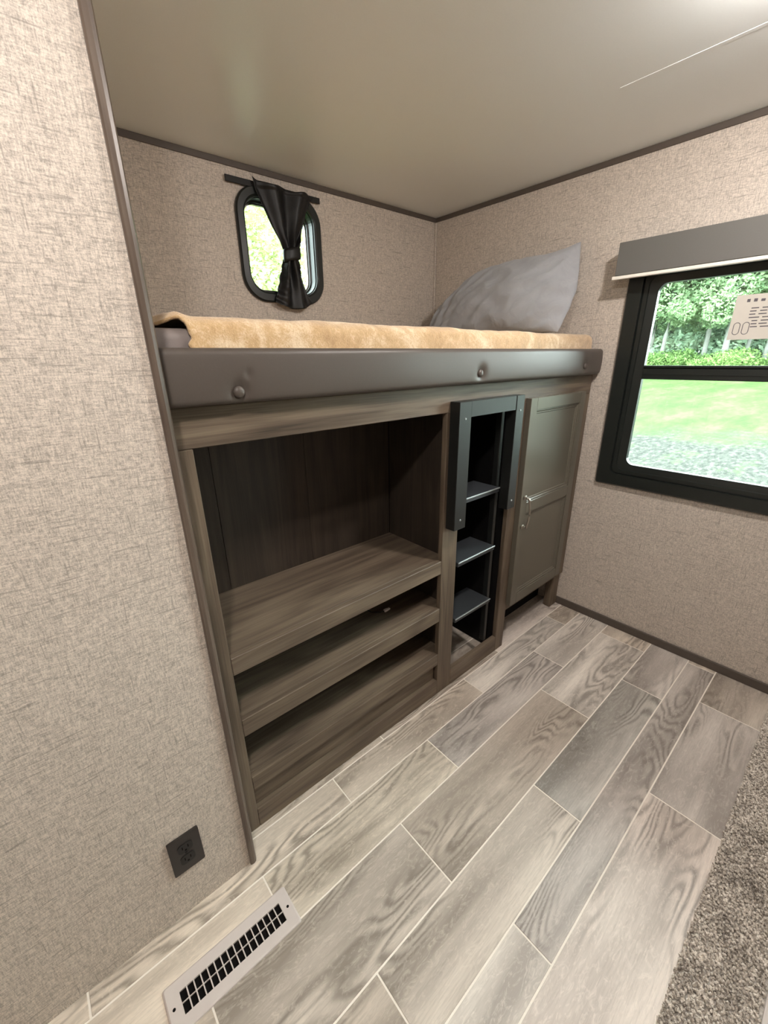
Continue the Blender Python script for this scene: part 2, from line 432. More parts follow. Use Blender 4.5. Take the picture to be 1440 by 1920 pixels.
# --- large window on the right
w1 = tag(empty('window_1', (0, -0.65, 0.76)), 'large black-framed two-pane window looking onto lawn and trees', 'window', kind='structure')
oy0, oy1, oz0, oz1 = -1.215, -0.092, 0.757, 1.725
obj('outer_frame', ring('x', [(oy0, oy1, oz0, oz1, 0.012, -0.0005), (oy0, oy1, oz0, oz1, 0.012, -0.014), (oy0 + .006, oy1 - .006, oz0 + .006, oz1 - .006, 0.012, -0.020),
    (oy0 + .060, oy1 - .060, oz0 + .056, oz1 - .056, 0.030, -0.020), (oy0 + .062, oy1 - .062, oz0 + .058, oz1 - .058, 0.030, -0.0005)]), M['frame'], w1)
obj('inner_frame', ring('x', [(oy0 + .061, oy1 - .061, oz0 + .057, oz1 - .057, 0.030, 0.017), (oy0 + .061, oy1 - .061, oz0 + .057, oz1 - .057, 0.030, -0.010),
    (oy0 + .066, oy1 - .066, oz0 + .062, oz1 - .062, 0.030, -0.013), (oy0 + .082, oy1 - .082, oz0 + .078, oz1 - .078, 0.032, -0.013),
    (oy0 + .084, oy1 - .084, oz0 + .080, oz1 - .080, 0.032, -0.008), (oy0 + .118, oy1 - .118, oz0 + .107, oz1 - .107, 0.034, -0.004), (oy0 + .119, oy1 - .119, oz0 + .108, oz1 - .108, 0.034, 0.017)]), M['frame'], w1)
gy0, gy1 = oy0 + .119, oy1 - .119
bm = bmesh.new(); bx(bm, -0.010, 0.030, gy0, gy1, 1.246, 1.292, 0.002, 1); bx(bm, -0.016, 0.010, gy0, gy1, 1.2925, 1.302, 0.002, 1); bx(bm, -0.0125, -0.009, gy0, gy1, 1.2655, 1.2685)
obj('meeting_rail', bm, M['frame'], w1)
box('glass_pane', 0.012, 0.016, gy0 - .002, gy1 + .002, oz0 + .100, 1.250, M['glass'], w1, 0)
box('glass_pane', 0.012, 0.016, gy0 - .002, gy1 + .002, 1.290, oz1 - .100, M['glass'], w1, 0)

# --- small window over the bunk
w2 = tag(empty('window_2', (-1.02, D, 1.60)), 'small rounded black-framed window above the bunk behind the black curtain', 'window', kind='structure')
sx0, sx1, sz0, sz1 = -1.227, -0.813, 1.598, 2.037
obj('outer_frame', ring('y', [(sx0, sx1, sz0, sz1, 0.105, D - 0.0005), (sx0, sx1, sz0, sz1, 0.105, D - 0.012), (sx0 + .006, sx1 - .006, sz0 + .006, sz1 - .006, 0.100, D - 0.018),
    (sx0 + .030, sx1 - .030, sz0 + .032, sz1 - .030, 0.080, D - 0.018), (sx0 + .037, sx1 - .037, sz0 + .040, sz1 - .037, 0.075, D - 0.012), (sx0 + .038, sx1 - .038, sz0 + .041, sz1 - .038, 0.074, D - 0.0005)], 10), M['frame'], w2)
obj('inner_frame', ring('y', [(sx0 + .036, sx1 - .036, sz0 + .040, sz1 - .036, 0.074, D + 0.070), (sx0 + .036, sx1 - .036, sz0 + .040, sz1 - .036, 0.074, D - 0.002),
    (sx0 + .041, sx1 - .041, sz0 + .045, sz1 - .041, 0.070, D - 0.002), (sx0 + .043, sx1 - .043, sz0 + .047, sz1 - .043, 0.068, D + 0.030), (sx0 + .049, sx1 - .049, sz0 + .052, sz1 - .049, 0.062, D + 0.034),
    (sx0 + .050, sx1 - .050, sz0 + .053, sz1 - .050, 0.062, D + 0.060), (sx0 + .050, sx1 - .050, sz0 + .053, sz1 - .050, 0.062, D + 0.070)], 10), M['frame'], w2)
obj('bright_gasket', ring('y', [(sx0 + .0485, sx1 - .0485, sz0 + .0525, sz1 - .0485, 0.062, D + 0.050), (sx0 + .0485, sx1 - .0485, sz0 + .0525, sz1 - .0485, 0.062, D + 0.046),
    (sx0 + .0535, sx1 - .0535, sz0 + .0565, sz1 - .0535, 0.060, D + 0.046), (sx0 + .0535, sx1 - .0535, sz0 + .0565, sz1 - .0535, 0.060, D + 0.050)], 10), M['steel'], w2)
obj('glass_pane', plate('y', sx0 + .049, sx1 - .049, sz0 + .052, sz1 - .049, 0.06, D + 0.053, D + 0.057), M['glass'], w2)

# ================================================================== built-in bunk cabinet
cab = tag(empty('bunk_cabinet', (-0.95, 0.0, 0.0)), 'grey-brown wood built-in bunk cabinet with open media niche and panelled door', 'cabinet')
wx, wz = M['wood_x'], M['wood_z']
FT = 0.020
box('top_rail', -1.893, -0.012, 0, FT, 1.177, 1.262, wx, cab)
box('stile', -1.893, -1.847, 0, FT, 0, 1.1765, wz, cab)
box('stile', -1.0445, -0.960, 0, FT, 0, 1.1765, wz, cab)
box('stile', -0.630, -0.566, 0, FT, 0, 1.1765, wz, cab)
box('stile', -0.096, -0.012, 0, FT, 0.205, 1.1765, wz, cab)
for z0, z1 in ((0.580, 0.634), (0.367, 0.427), (0.155, 0.209)):
    box('shelf_lip', -1.8465, -1.0450, 0, FT, z0, z1, wx, cab)
    box('shelf', -1.885, -1.004, FT + .0003, 0.338, z1 - 0.020, z1 - 0.0006, wx, cab, 0.0006)
box('bottom_rail', -1.8465, -1.0450, 0, FT, 0.0, 0.074, wx, cab)
box('kick_panel', -1.8465, -1.0450, FT + .0003, FT + 0.012, 0.02, 0.185, wx, cab)
box('bottom_rail', -0.9595, -0.6305, 0, FT, 0.0, 0.083, wx, cab)
box('bottom_rail', -0.5655, -0.0965, 0, FT, 0.205, 0.262, wx, cab)
box('side_panel', -1.890, -1.874, FT + .0003, 0.338, 0.0, 1.245, M['wood_shaded'], cab)
box('side_panel', -1.004, -0.988, FT + .0003, 0.338, 0.0, 1.245, M['wood_shaded'], cab)
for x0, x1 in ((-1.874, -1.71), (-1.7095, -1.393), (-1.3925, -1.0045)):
    box('back_board', x0, x1, 0.3385, 0.350, 0.62, 1.245, M['wood_shaded'], cab, 0.0012)
box('back_panel', -1.874, -1.0045, 0.3385, 0.350, 0.0, 0.6195, M['shade_black'], cab)  # slot backs painted black for the shade inside
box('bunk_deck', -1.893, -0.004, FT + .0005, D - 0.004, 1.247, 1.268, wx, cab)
box('compartment_shade', -0.9875, -0.962, FT + .0003, 0.40, 0.0, 1.245, M['shade_black'], cab)  # compartment boards painted black, standing in for the unlit interior
box('compartment_shade', -0.628, -0.600, FT + .0003, 0.40, 0.0, 1.245, M['shade_black'], cab)
box('compartment_shade', -0.9615, -0.6285, 0.388, 0.400, 0.0, 1.245, M['shade_black'], cab)
box('cupboard_bottom', -0.5995, -0.012, FT + .0003, 0.55, 0.206, 0.222, wx, cab)
box('toe_shade_board', -0.5995, -0.0105, 0.125, 0.137, 0.0, 0.2055, M['shade_black'], cab)  # black board added to paint the shade under the door
obj('leg', bx(bmesh.new(), -0.082, -0.0105, 0.012, 0.055, 0.0, 0.2045, 0.006, 3), wz, cab)
# the panelled door
door = obj('cupboard_door', bx(bmesh.new(), -0.570, -0.106, -0.012, -0.0008, 0.243, 1.190, 0.001, 1), M['door'], cab)
dx0, dx1, dz0, dz1, dw = -0.572, -0.104, 0.241, 1.192, 0.048
for (x0, x1, z0, z1, nm) in ((dx0, dx0 + dw, dz0, dz1, 'door_stile'), (dx1 - dw, dx1, dz0, dz1, 'door_stile'), (dx0 + dw, dx1 - dw, dz1 - dw, dz1, 'door_rail'),
                             (dx0 + dw, dx1 - dw, dz0, dz0 + dw, 'door_rail'), (dx0 + dw, dx1 - dw, 0.698, 0.748, 'door_rail')):
    box(nm, x0, x1, -0.024, -0.0005 if nm == 'door_stile' else -0.002, z0, z1, M['door'], door, 0.0012, 1)
for z0, z1 in ((dz0 + dw, 0.698), (0.748, dz1 - dw)):    # stepped bead inside each panel
    obj('panel_bead', ring('y', [(dx0 + dw, dx1 - dw, z0, z1, 0.001, -0.012), (dx0 + dw, dx1 - dw, z0, z1, 0.001, -0.0195), (dx0 + dw + .006, dx1 - dw - .006, z0 + .006, z1 - .006, 0.001, -0.0195),
        (dx0 + dw + .010, dx1 - dw - .010, z0 + .010, z1 - .010, 0.001, -0.0155), (dx0 + dw + .015, dx1 - dw - .015, z0 + .015, z1 - .015, 0.001, -0.0155), (dx0 + dw + .018, dx1 - dw - .018, z0 + .018, z1 - .018, 0.001, -0.012)], 1), M['door'], door)
hb = bmesh.new(); hx = -0.543
for zc in (0.640, 0.776):
    bx(hb, hx - 0.010, hx + 0.010, -0.030, -0.0245, zc - 0.009, zc + 0.009, 0.002, 1)
    cyl(hb, (hx, -0.0255, zc), (hx, -0.046, zc + (0.004 if zc < .7 else -0.004)), 0.006, 0.005, 10)
pts = [(hx, -0.044 - 0.010 * math.sin(PI * k / 10), 0.640 + 0.136 * k / 10) for k in range(11)]
tube(hb, pts, [0.0065] + [0.0045] * 9 + [0.0065], 8)
hd = obj('handle', hb, M['steel'], door, True); hd['label'] = 'arched satin nickel pull handle'

bm = bmesh.new(); px, py, pz = -1.200, 0.130, 0.4265
bx(bm, px - 0.020, px - 0.002, py - 0.006, py + 0.006, pz, pz + 0.009, 0.002, 2); bx(bm, px - 0.002, px + 0.008, py - 0.0045, py + 0.0045, pz + 0.001, pz + 0.008, 0.001, 1)
plug = tag(empty('cable_plug', (px, py, pz)), 'small pale cable plug lying in the upper dark slot of the cabinet', 'plug')
obj('plug_body', bm, M['vent'], plug)
obj('cable', tube(bmesh.new(), [(px - 0.020, py, pz + 0.0045), (px - 0.035, py + 0.006, pz + 0.003), (px - 0.06, py + 0.03, pz + 0.0025), (px - 0.07, py + 0.10, pz + 0.0025), (px - 0.05, py + 0.19, pz + 0.0025)], 0.002, 8), M['rubber'], plug, True)

# ================================================================== ladder standing in the cabinet
lad = tag(empty('bunk_ladder', (-0.83, 0.0, 0.084)), 'black metal bunk ladder with three charcoal steps set in the cabinet', 'ladder')
bk = M['black']
for x0, x1 in ((-1.032, -0.970), (-0.704, -0.652)):
    st = box('upper_stile', x0, x1, -0.042, -0.0008, 0.764, 1.213, bk, lad, 0.0015)
    for zc in (0.800, 1.158):
        obj('screw', cyl(bmesh.new(), ((x0 + x1) / 2 + 0.0, -0.0415, zc), ((x0 + x1) / 2, -0.0445, zc), 0.0042, 0.003, 10), M['nosing'], st)
box('top_rail', -0.9695, -0.7045, -0.040, -0.0008, 1.160, 1.213, bk, lad)
for x0, x1 in ((-0.9595, -0.9415), (-0.700, -0.682)):
    box('lower_stile', x0, x1, 0.0205, 0.045, 0.084, 1.15, bk, lad)
for zt in (0.327, 0.589, 0.851):
    s = box('step', -0.9412, -0.7003, 0.004, 0.135, zt - 0.020, zt, M['step'], lad)
    box('step_edge', -0.9412, -0.7003, 0.0002, 0.0038, zt - 0.005, zt + 0.0005, M['nosing'], s, 0.0008)

# ================================================================== padded bunk rail
RX0, RX1 = -1.892, -0.014
prof = []
ry0, ry1, rz0, rz1, rr = -0.036, 0.013, 1.2635, 1.3735, 0.013
P = rrect(ry0, ry1, rz0, rz1, rr, 6)
btn = [(-1.745, 1.287), (-0.923, 1.297), (-0.172, 1.303)]
dim = [(x, z, 0.010, 0.026) for x, z in btn] + [(-1.722, 1.322, 0.004, 0.010)]
# densify the front side of the profile
PP = []
for i in range(len(P)):
    a, b = Vector(P[i]), Vector(P[(i + 1) % len(P)]); n = max(1, int((b - a).length / 0.007))
    for k in range(n): PP.append(tuple(a.lerp(b, k / n)))
xs = []
nseg = 300
for i in range(nseg + 1): xs.append(RX0 + (RX1 - RX0) * i / nseg)
for bxx, _ in btn: xs += [bxx + 0.0025 * k for k in range(-12, 13)]
xs = sorted(set(round(x, 4) for x in xs))
bm = bmesh.new(); prev = None
for x in xs:
    e = min(x - RX0, RX1 - x); sh = max(0.0, 1 - e / 0.012); sh = 0.006 * sh * sh
    rg = []
    for (y, z) in PP:
        yy = y + (sh if y < 0 else -sh); zz = z + (sh if z < 1.318 else -sh)
        if y < -0.02:
            for (cx, cz, dp, sg) in dim:
                d2 = ((x - cx) ** 2 + (z - cz) ** 2) / (2 * sg * sg * 0.35)
                yy += dp * math.exp(-d2)
            yy += 0.0012 * mnoise.noise(Vector((x * 5, z * 9, 0)))
            yy += 0.0035 * ((z - 1.318) / 0.055) ** 2 - 0.002
        rg.append(bm.verts.new((x, yy, zz)))
    if prev:
        for k in range(len(PP)): bm.faces.new((prev[k], prev[(k + 1) % len(PP)], rg[(k + 1) % len(PP)], rg[k]))
    else: bm.faces.new(list(reversed(rg)))
    prev = rg
bm.faces.new(prev)
rail = obj('bunk_rail', bm, M['vinyl'], smooth=True)
tag(rail, 'dark brown vinyl padded rail with three covered buttons along the bunk edge', 'bunk rail')
for x, z in btn:
    bm = bmesh.new()
    bmesh.ops.create_uvsphere(bm, u_segments=18, v_segments=10, radius=1.0, matrix=Matrix.Translation((x, -0.0315, z)) @ Matrix.Diagonal((0.0125, 0.0075, 0.0125, 1)))
    obj('button', bm, M['vinyl'], rail, True)

# ================================================================== bedding
bm = bx(bmesh.new(), -1.888, -0.014, 0.030, D - 0.012, 1.2688, 1.412, 0.022, 4)
tag(obj('mattress', bm, M['matt'], smooth=True), 'grey-brown vinyl mattress showing at the left end under the blanket', 'mattress')

bm = bmesh.new(); NX, NS = 260, 74
sec = []
for i in range(NS + 1):
    s = i / NS
    if s < 0.62: sec.append((0.985 - (0.985 - 0.062) * (s / 0.62), 1.4235, 0))
    elif s < 0.78:
        a = (s - 0.62) / 0.16 * PI / 2; sec.append((0.062 - 0.035 * math.sin(a), 1.4235 - 0.022 * (1 - math.cos(a)), 1))
    else:
        q = (s - 0.78) / 0.22; sec.append((0.027 - 0.002 * q, 1.4015 - 0.036 * q, 2))
grid = []
for i in range(NS + 1):
    y0, z0, k = sec[i]; row = []
    f = max(0.0, (i / NS - 0.60) / 0.40)
    xl = -1.864 + 0.054 * min(1.0, f / 0.35) ** 1.3 if f > 0 else -1.864
    if f > 0.3: xl += 0.004 * math.sin(f * 14)
    for j in range(NX + 1):
        u = j / NX; x = xl + (-0.022 - xl) * u
        n = 0.5 + 0.5 * mnoise.noise(Vector((x * 5.5, y0 * 5, 3.1))); m = 0.5 + 0.5 * mnoise.noise(Vector((x * 19, y0 * 17 + z0 * 19, 0)))
        y, z = y0, z0
        if k == 0: z += 0.014 * n + 0.004 * m
        elif k == 1: z += 0.014 * n * (1 - f) + 0.004 * m
        else: y -= 0.002 * m
        # the turned-up left edge
        e = (x + 1.822) / 0.018
        if k < 2: z += 0.008 * math.exp(-e * e)
        if x < -1.822 and k < 2: z = z + (1.4165 - z) * min(1, (-1.822 - x) / 0.034)
        # the mattress sits a little lower towards the pillow end
        row.append(bm.verts.new((x, y, max(z, 1.4145) if k == 0 else z)))
    grid.append(row)
for i in range(NS):
    for j in range(NX): bm.faces.new((grid[i][j], grid[i][j + 1], grid[i + 1][j + 1], grid[i + 1][j]))
blk = obj('blanket', bm, M['fleece'], smooth=True)
md = blk.modifiers.new('thickness', 'SOLIDIFY'); md.thickness = 0.006; md.offset = 1.0
tag(blk, 'tan plush fleece blanket spread over the bunk mattress', 'blanket')

# pillow leaning on the right wall
def pillow():
    bm = bmesh.new(); n1, n2 = 72, 44
    base, top = Vector((-0.235, 0, 1.441)), Vector((-0.072, 0, 1.790))
    up = (top - base); nrm = Vector((-up.z, 0, up.x)).normalized()
    layers = []
    for side in (1, -1):
        g = []
        for i in range(n1 + 1):
            u = -1 + 2 * i / n1; row = []
            for j in range(n2 + 1):
                v = -1 + 2 * j / n2
                uu = u * (1 - (0.055 if u > 0 else -0.055) * (1 - v * v)); vv = v * (1 - (0.02 if v > 0 else 0.06) * (1 - u * u))
                if v > 0: vv *= 1 - 0.03 * (1 - abs(u))
                y = 0.466 + 0.385 * uu
                # far end (u = +1) slumps, near top corner stands up
                far = max(0.0, (u - 0.05) / 0.95); near = max(0.0, (-u - 0.55) / 0.45)
                hgt = (vv + 1) / 2
                hgt *= 1 - 0.62 * far ** 2.2
                hgt += 0.085 * near ** 1.3 * max(0, v) ** 2
                y += 0.055 * far * (1 - hgt) + 0.035 * near * max(0, v)
                th = 0.100 * max(0.0, 1 - abs(u) ** 2.8) ** 0.55 * max(0.0, 1 - abs(v) ** 2.4) ** 0.55
                th *= 1 - 0.25 * far
                w = mnoise.noise(Vector((u * 2.2 + 4, v * 3.0 - u * 2.0, side))) * 0.010
                w += abs(mnoise.noise(Vector((u * 4 + v * 2.5, v * 1.6 - u * 1.2, 5 + side)))) * -0.022
                # gathers fan out from the far end and from the lower near corner
                w += 0.010 * math.sin(u * 34 + v * 2.5) * max(0, u - 0.45) / 0.55 + 0.007 * math.sin(v * 15 + u * 5) * max(0, -u - 0.55) / 0.45
                off = max(0.0, th + w * min(1, th / 0.03)) * (1.0 if side > 0 else 0.62)
                p = base + up * hgt + nrm * off * side
                p.y = y
                p.x = min(p.x, -0.008); p.z = max(p.z, 1.4385)
                row.append(bm.verts.new(p))
            g.append(row)
        layers.append(g)
    for s, g in enumerate(layers):
        for i in range(n1):
            for j in range(n2):
                q = (g[i][j], g[i + 1][j], g[i + 1][j + 1], g[i][j + 1])
                bm.faces.new(q if s == 0 else tuple(reversed(q)))
    bmesh.ops.remove_doubles(bm, verts=bm.verts, dist=0.0004)
    return bm
pl = obj('pillow', pillow(), M['cotton'], smooth=True)
tag(pl, 'light grey pillow propped against the wall at the head of the bunk', 'pillow')
md = pl.modifiers.new('soft', 'SUBSURF'); md.levels = 1; md.render_levels = 1

# ================================================================== curtain and rod on the small window
rod = tag(empty('curtain_rod', (-1.035, D, 2.03)), 'flat black bar fixed above the small bunk window', 'curtain rod')
box('bar', -1.257, -0.811, D - 0.016, D - 0.010, 2.026, 2.049, M['rubber'], rod)
for x in (-1.235, -0.833): box('bracket', x - 0.008, x + 0.008, D - 0.0097, D - 0.0003, 2.030, 2.046, M['rubber'], rod)

tab = [(2.046, -1.149, -0.858), (2.040, -1.147, -0.862), (1.970, -1.120, -0.902), (1.900, -1.086, -0.930), (1.845, -1.050, -0.950), (1.810, -1.036, -0.962), (1.780, -1.036, -0.963), (1.740, -1.047, -0.957), (1.680, -1.066, -0.940), (1.620, -1.086, -0.918), (1.578, -1.096, -0.900)]
def edge_at(z):
    for (z1, l1, r1), (z0, l0, r0) in zip(tab, tab[1:]):
        if z <= z1 + 1e-6 and z >= z0 - 1e-6:
            t = (z1 - z) / (z1 - z0); return l1 + (l0 - l1) * t, r1 + (r0 - r1) * t
    return tab[-1][1:]
bm = bmesh.new(); g = []; NZ, NC = 90, 72
for i in range(NZ + 1):
    z = 2.046 - (2.046 - 1.578) * i / NZ; l, r = edge_at(z); row = []
    pinch = math.exp(-((z - 1.80) / 0.055) ** 2)
    for j in range(NC + 1):
        u = j / NC; x = l + (r - l) * u
        wig = 0.03 * math.sin(z * 9)
        y = D - 0.040 + 0.013 * (1 - 0.55 * pinch) * math.sin((u + wig) * 2 * PI * (2.2 + 0.8 * pinch) + 1.0) + 0.004 * math.sin((u * 2 + z * 3) * 2 * PI)
        y -= 0.016 * pinch * math.sin(u * PI) + (0.006 if z > 2.03 else 0)
        if z < 1.75: y += 0.006 * math.sin(z * 130 + u * 9) * max(0, 0.55 - u) * 1.6   # crumples below the tie
        zz = z
        if z > 2.02: zz += (z - 2.02) / 0.026 * (0.004 * math.sin(u * 17) - 0.010 * u + (0.012 * (1 - u / 0.08) if u < 0.08 else 0))
        if z < 1.63: zz += (1.63 - z) / 0.052 * (0.022 * (2 * u - 1.05) ** 2 - 0.006 + 0.012 * max(0, u - 0.8) * 5)
        row.append(bm.verts.new((x, min(y, D - 0.021), zz)))
    g.append(row)
for i in range(NZ):
    for j in range(NC): bm.faces.new((g[i][j], g[i][j + 1], g[i + 1][j + 1], g[i + 1][j]))
cur = obj('curtain', bm, M['satin'], smooth=True)
md = cur.modifiers.new('thickness', 'SOLIDIFY'); md.thickness = 0.0015
tag(cur, 'short black curtain tied in the middle over the small bunk window', 'curtain')
bm = bmesh.new(); rg = []
for i in range(5):
    z = 1.770 + 0.050 * i / 4; row = []
    for k in range(32):
        a = 2 * PI * k / 32; bul = 1 + 0.05 * math.sin(i / 4 * PI)
        row.append(bm.verts.new((-0.9995 + 0.042 * bul * math.cos(a), D - 0.0475 + 0.0225 * bul * math.sin(a), z + 0.010 * math.cos(a))))
    rg.append(row)
for a, b in zip(rg, rg[1:]):
    for k in range(32): bm.faces.new((a[k], a[(k + 1) % 32], b[(k + 1) % 32], b[k]))
tb = obj('tieback', bm, M['satin'], cur, True); md = tb.modifiers.new('thickness', 'SOLIDIFY'); md.thickness = 0.002

# ================================================================== roller shade valance on the large window
sh = tag(empty('roller_shade', (-0.05, -0.65, 1.64)), 'grey box valance with white-edged rolled-up shade over the large window', 'window shade')
vy0, vy1 = -1.235, -0.066
bm = bmesh.new()
bx(bm, -0.100, -0.088, vy0, vy1, 1.6525, 1.772, 0.002, 2); bx(bm, -0.0885, -0.0205, vy0, vy1, 1.762, 1.772); bx(bm, -0.0885, -0.0205, vy1 - 0.010, vy1, 1.6525, 1.7625); bx(bm, -0.0885, -0.0205, vy0, vy0 + 0.010, 1.6525, 1.7625)
bx(bm, -0.0206, -0.0005, vy0, vy1, 1.7300, 1.772)
obj('valance_box', bm, M['valance'], sh)
obj('shade_roll', cyl(bmesh.new(), (-0.052, vy0 + 0.012, 1.716), (-0.052, vy1 - 0.012, 1.716), 0.026, None, 24), M['white'], sh, True)
hb = box('hem_bar', -0.099, -0.080, vy0 + 0.004, vy1 + 0.012, 1.639, 1.652, M['white'], sh, 0.003, 2); hb['label'] = 'white hem bar'

# sticker on the upper pane
sk = tag(empty('window_sticker', (0.0105, -0.6, 1.395)), 'pale printed sticker on the upper pane of the large window', 'sticker')
kx = 0.0112
box('paper', kx - 0.0006, kx, -0.760, -0.473, 1.394, 1.546, M['paper'], sk, 0)
def mark(y0, y1, z0, z1): return box('print_mark', kx - 0.0011, kx - 0.0007, y1, y0, z0, z1, M['ink'], sk, 0)
def outline(yc, zc, w, h):
    o = obj('print_digit', ring('x', [(yc - w, yc + w, zc - h, zc + h, w, kx - 0.0011), (yc - w + .0022, yc + w - .0022, zc - h + .0022, zc + h - .0022, w - .0022, kx - 0.0011),
        (yc - w + .0022, yc + w - .0022, zc - h + .0022, zc + h - .0022, w - .0022, kx - 0.0007), (yc - w, yc + w, zc - h, zc + h, w, kx - 0.0007)], 8), M['ink'], sk)
outline(-0.4945, 1.4325, 0.0105, 0.0215); outline(-0.5215, 1.4325, 0.0105, 0.0215)
rng = random.Random(3)
yy = -0.506
for k in range(9):
    y1 = yy - 0.008 - rng.random() * 0.006; mark(yy, y1, 1.521, 1.529 + rng.random() * 0.004); yy = y1 - 0.010
for r, (ys, zc) in enumerate([(-0.524, 1.500), (-0.522, 1.490), (-0.522, 1.4795), (-0.523, 1.4685), (-0.5335, 1.4575), (-0.5335, 1.447), (-0.5335, 1.437)]):
    yy = ys
    while yy > -0.72:
        y1 = yy - 0.010 - rng.random() * 0.022; mark(yy, y1, zc - 0.0018, zc + 0.0018); yy = y1 - 0.005 - rng.random() * 0.006

# ================================================================== outlet on the partition
ou = tag(empty('power_outlet', (-2.0515, YL, 0.154)), 'black duplex power outlet low on the left partition wall', 'outlet')
obj('cover_plate', plate('y', -2.0875, -2.0155, 0.154, 0.272, 0.004, YL - 0.0005, YL - 0.0060, 4), M['outlet'], ou)
for zc in (0.1935, 0.2325):
    rc = obj('receptacle', plate('y', -2.0685, -2.0345, zc - 0.0145, zc + 0.0145, 0.010, YL - 0.0050, YL - 0.0075, 5), M['rubber'], ou)
    for xx in (-2.0580, -2.0450): box('slot', xx - 0.001, xx + 0.001, YL - 0.0079, YL - 0.0074, zc - 0.002, zc + 0.007, M['dark'], rc, 0)
    box('slot', -2.0537, -2.0493, YL - 0.0079, YL - 0.0074, zc - 0.009, zc - 0.005, M['dark'], rc, 0)
obj('screw', cyl(bmesh.new(), (-2.0515, YL - 0.0055, 0.213), (-2.0515, YL - 0.0072, 0.213), 0.003, None, 10), M['rubber'], ou)

# ================================================================== floor register
fv = tag(empty('floor_vent', (-2.0215, -0.2365, 0.0)), 'pale beige metal floor vent grille with two rows of slots', 'vent')
vx0, vx1, vy0_, vy1_ = -2.1755, -1.8675, -0.2870, -0.1870
ix0, ix1, iy0, iy1 = -2.1445, -1.8965, -0.2610, -0.2150
bm = bmesh.new(); ZT = 0.0045
for (loop, z) in (((vx0, vx1, vy0_, vy1_, 0.006), 0.0003), ((vx0 + .001, vx1 - .001, vy0_ + .001, vy1_ - .001, 0.006), 0.0028), ((vx0 + .004, vx1 - .004, vy0_ + .004, vy1_ - .004, 0.005), ZT), ((ix0, ix1, iy0, iy1, 0.0005), ZT), ((ix0, ix1, iy0, iy1, 0.0005), 0.0003)):
    P = rrect(*loop, 5); cur_l = [bm.verts.new((x, y, z)) for x, y in P]
    if 'last' not in dir() or last is None: first = cur_l
    else:
        for k in range(len(P)): bm.faces.new((last[k], last[(k + 1) % len(P)], cur_l[(k + 1) % len(P)], cur_l[k]))
    last = cur_l
obj('face_plate', bm, M['vent'], fv)
box('duct_shadow', ix0 + .0003, ix1 - .0003, iy0 + .0003, iy1 - .0003, 0.0002, 0.0006, M['dark'], fv, 0)
box('centre_bar', ix0, ix1, -0.2388, -0.2370, 0.0008, ZT - 0.0002, M['vent'], fv, 0.0003)
NV = 16
for k in range(1, NV):
    x = ix0 + (ix1 - ix0) * k / NV
    box('slat', x - 0.0014, x + 0.0014, iy0, iy1, 0.0008, ZT - 0.0004, M['vent'], fv, 0.0003)
for x in (-2.1610, -1.8815):
    obj('screw_hole', cyl(bmesh.new(), (x, -0.2375, ZT - 0.0003), (x, -0.2375, ZT + 0.0003), 0.0034, None, 12), M['dark'], fv)

# ================================================================== carpet
cb = tag(obj('carpet', bx(bmesh.new(), XW, -0.0105, YW, -0.946, 0.0, 0.006), M['backing']), 'beige and brown speckled short-pile carpet at the right edge of the planks', 'carpet')
rng = random.Random(11); V, Fc = [], []
sp = 0.0052
nxp, nyp = int(1.78 / sp), int(0.42 / sp)
for i in range(nxp):
    for j in range(nyp):
        x = -1.79 + (i + 0.5 + rng.uniform(-.45, .45)) * sp; y = -0.943 - (j + 0.2 + rng.uniform(-.45, .45)) * sp
        if x > -0.015 or -1.176 < y < -1.083: continue
        h = 0.0115 + rng.uniform(-0.003, 0.0035); r = 0.0021 + rng.random() * 0.0012
        a0 = rng.random() * 6.28; lx, ly = rng.uniform(-.004, .004), rng.uniform(-.004, .004); b0 = len(V)
        for k in range(4):
            a = a0 + k * PI / 2; V.append((x + 0.7 * r * math.cos(a), y + 0.7 * r * math.sin(a), 0.0055))
        for k in range(4):
            a = a0 + k * PI / 2 + 0.5; V.append((x + lx * .7 + 1.15 * r * math.cos(a), y + ly * .7 + 1.15 * r * math.sin(a), 0.0055 + h * 0.70))
        V.append((x + lx, y + ly, 0.0055 + h))
        for k in range(4):
            Fc.append((b0 + k, b0 + (k + 1) % 4, b0 + 4 + (k + 1) % 4, b0 + 4 + k)); Fc.append((b0 + 4 + k, b0 + 4 + (k + 1) % 4, b0 + 8))
strip('trim_5', -2.3, -0.0105, -1.172, -1.088, 0.0062, 0.013, M['vent'], 'pale beige floor strip crossing the carpet at the lower right corner')
pile = obj('pile', (V, Fc), M['pile'], cb, center=False); pile['kind'] = 'stuff'

# ================================================================== ceiling lamps (above and beside the viewer)
for (x, y, lab) in ((-0.78, -0.68, 'round flush ceiling light nearest the large window, above the frame'), (-2.20, -0.82, 'round flush ceiling light near the left partition, above the frame')):
    cl = tag(empty('ceiling_light', (x, y, H)), lab, 'light', 'flush ceiling lights')
    bm = bmesh.new(); cyl(bm, (x, y, H - 0.0003), (x, y, H - 0.010), 0.066, 0.060, 32)
    obj('housing', bm, M['white'], cl)
    bm = bmesh.new(); prev = None
    for q in range(7):
        a = q / 6 * PI / 2; r = 0.050 * math.cos(a); z = H - 0.0103 - 0.040 * math.sin(a)
        if q == 6: cur_l = [bm.verts.new((x, y, z))]
        else: cur_l = [bm.verts.new((x + r * math.cos(2 * PI * k / 24), y + r * math.sin(2 * PI * k / 24), z)) for k in range(24)]
        if prev:
            for k in range(24):
                if len(cur_l) == 1: bm.faces.new((prev[k], prev[(k + 1) % 24], cur_l[0]))
                else: bm.faces.new((prev[k], prev[(k + 1) % 24], cur_l[(k + 1) % 24], cur_l[k]))
        else: bm.faces.new(list(reversed(cur_l)))
        prev = cur_l
    obj('lens', bm, M['lamp'], cl, True)

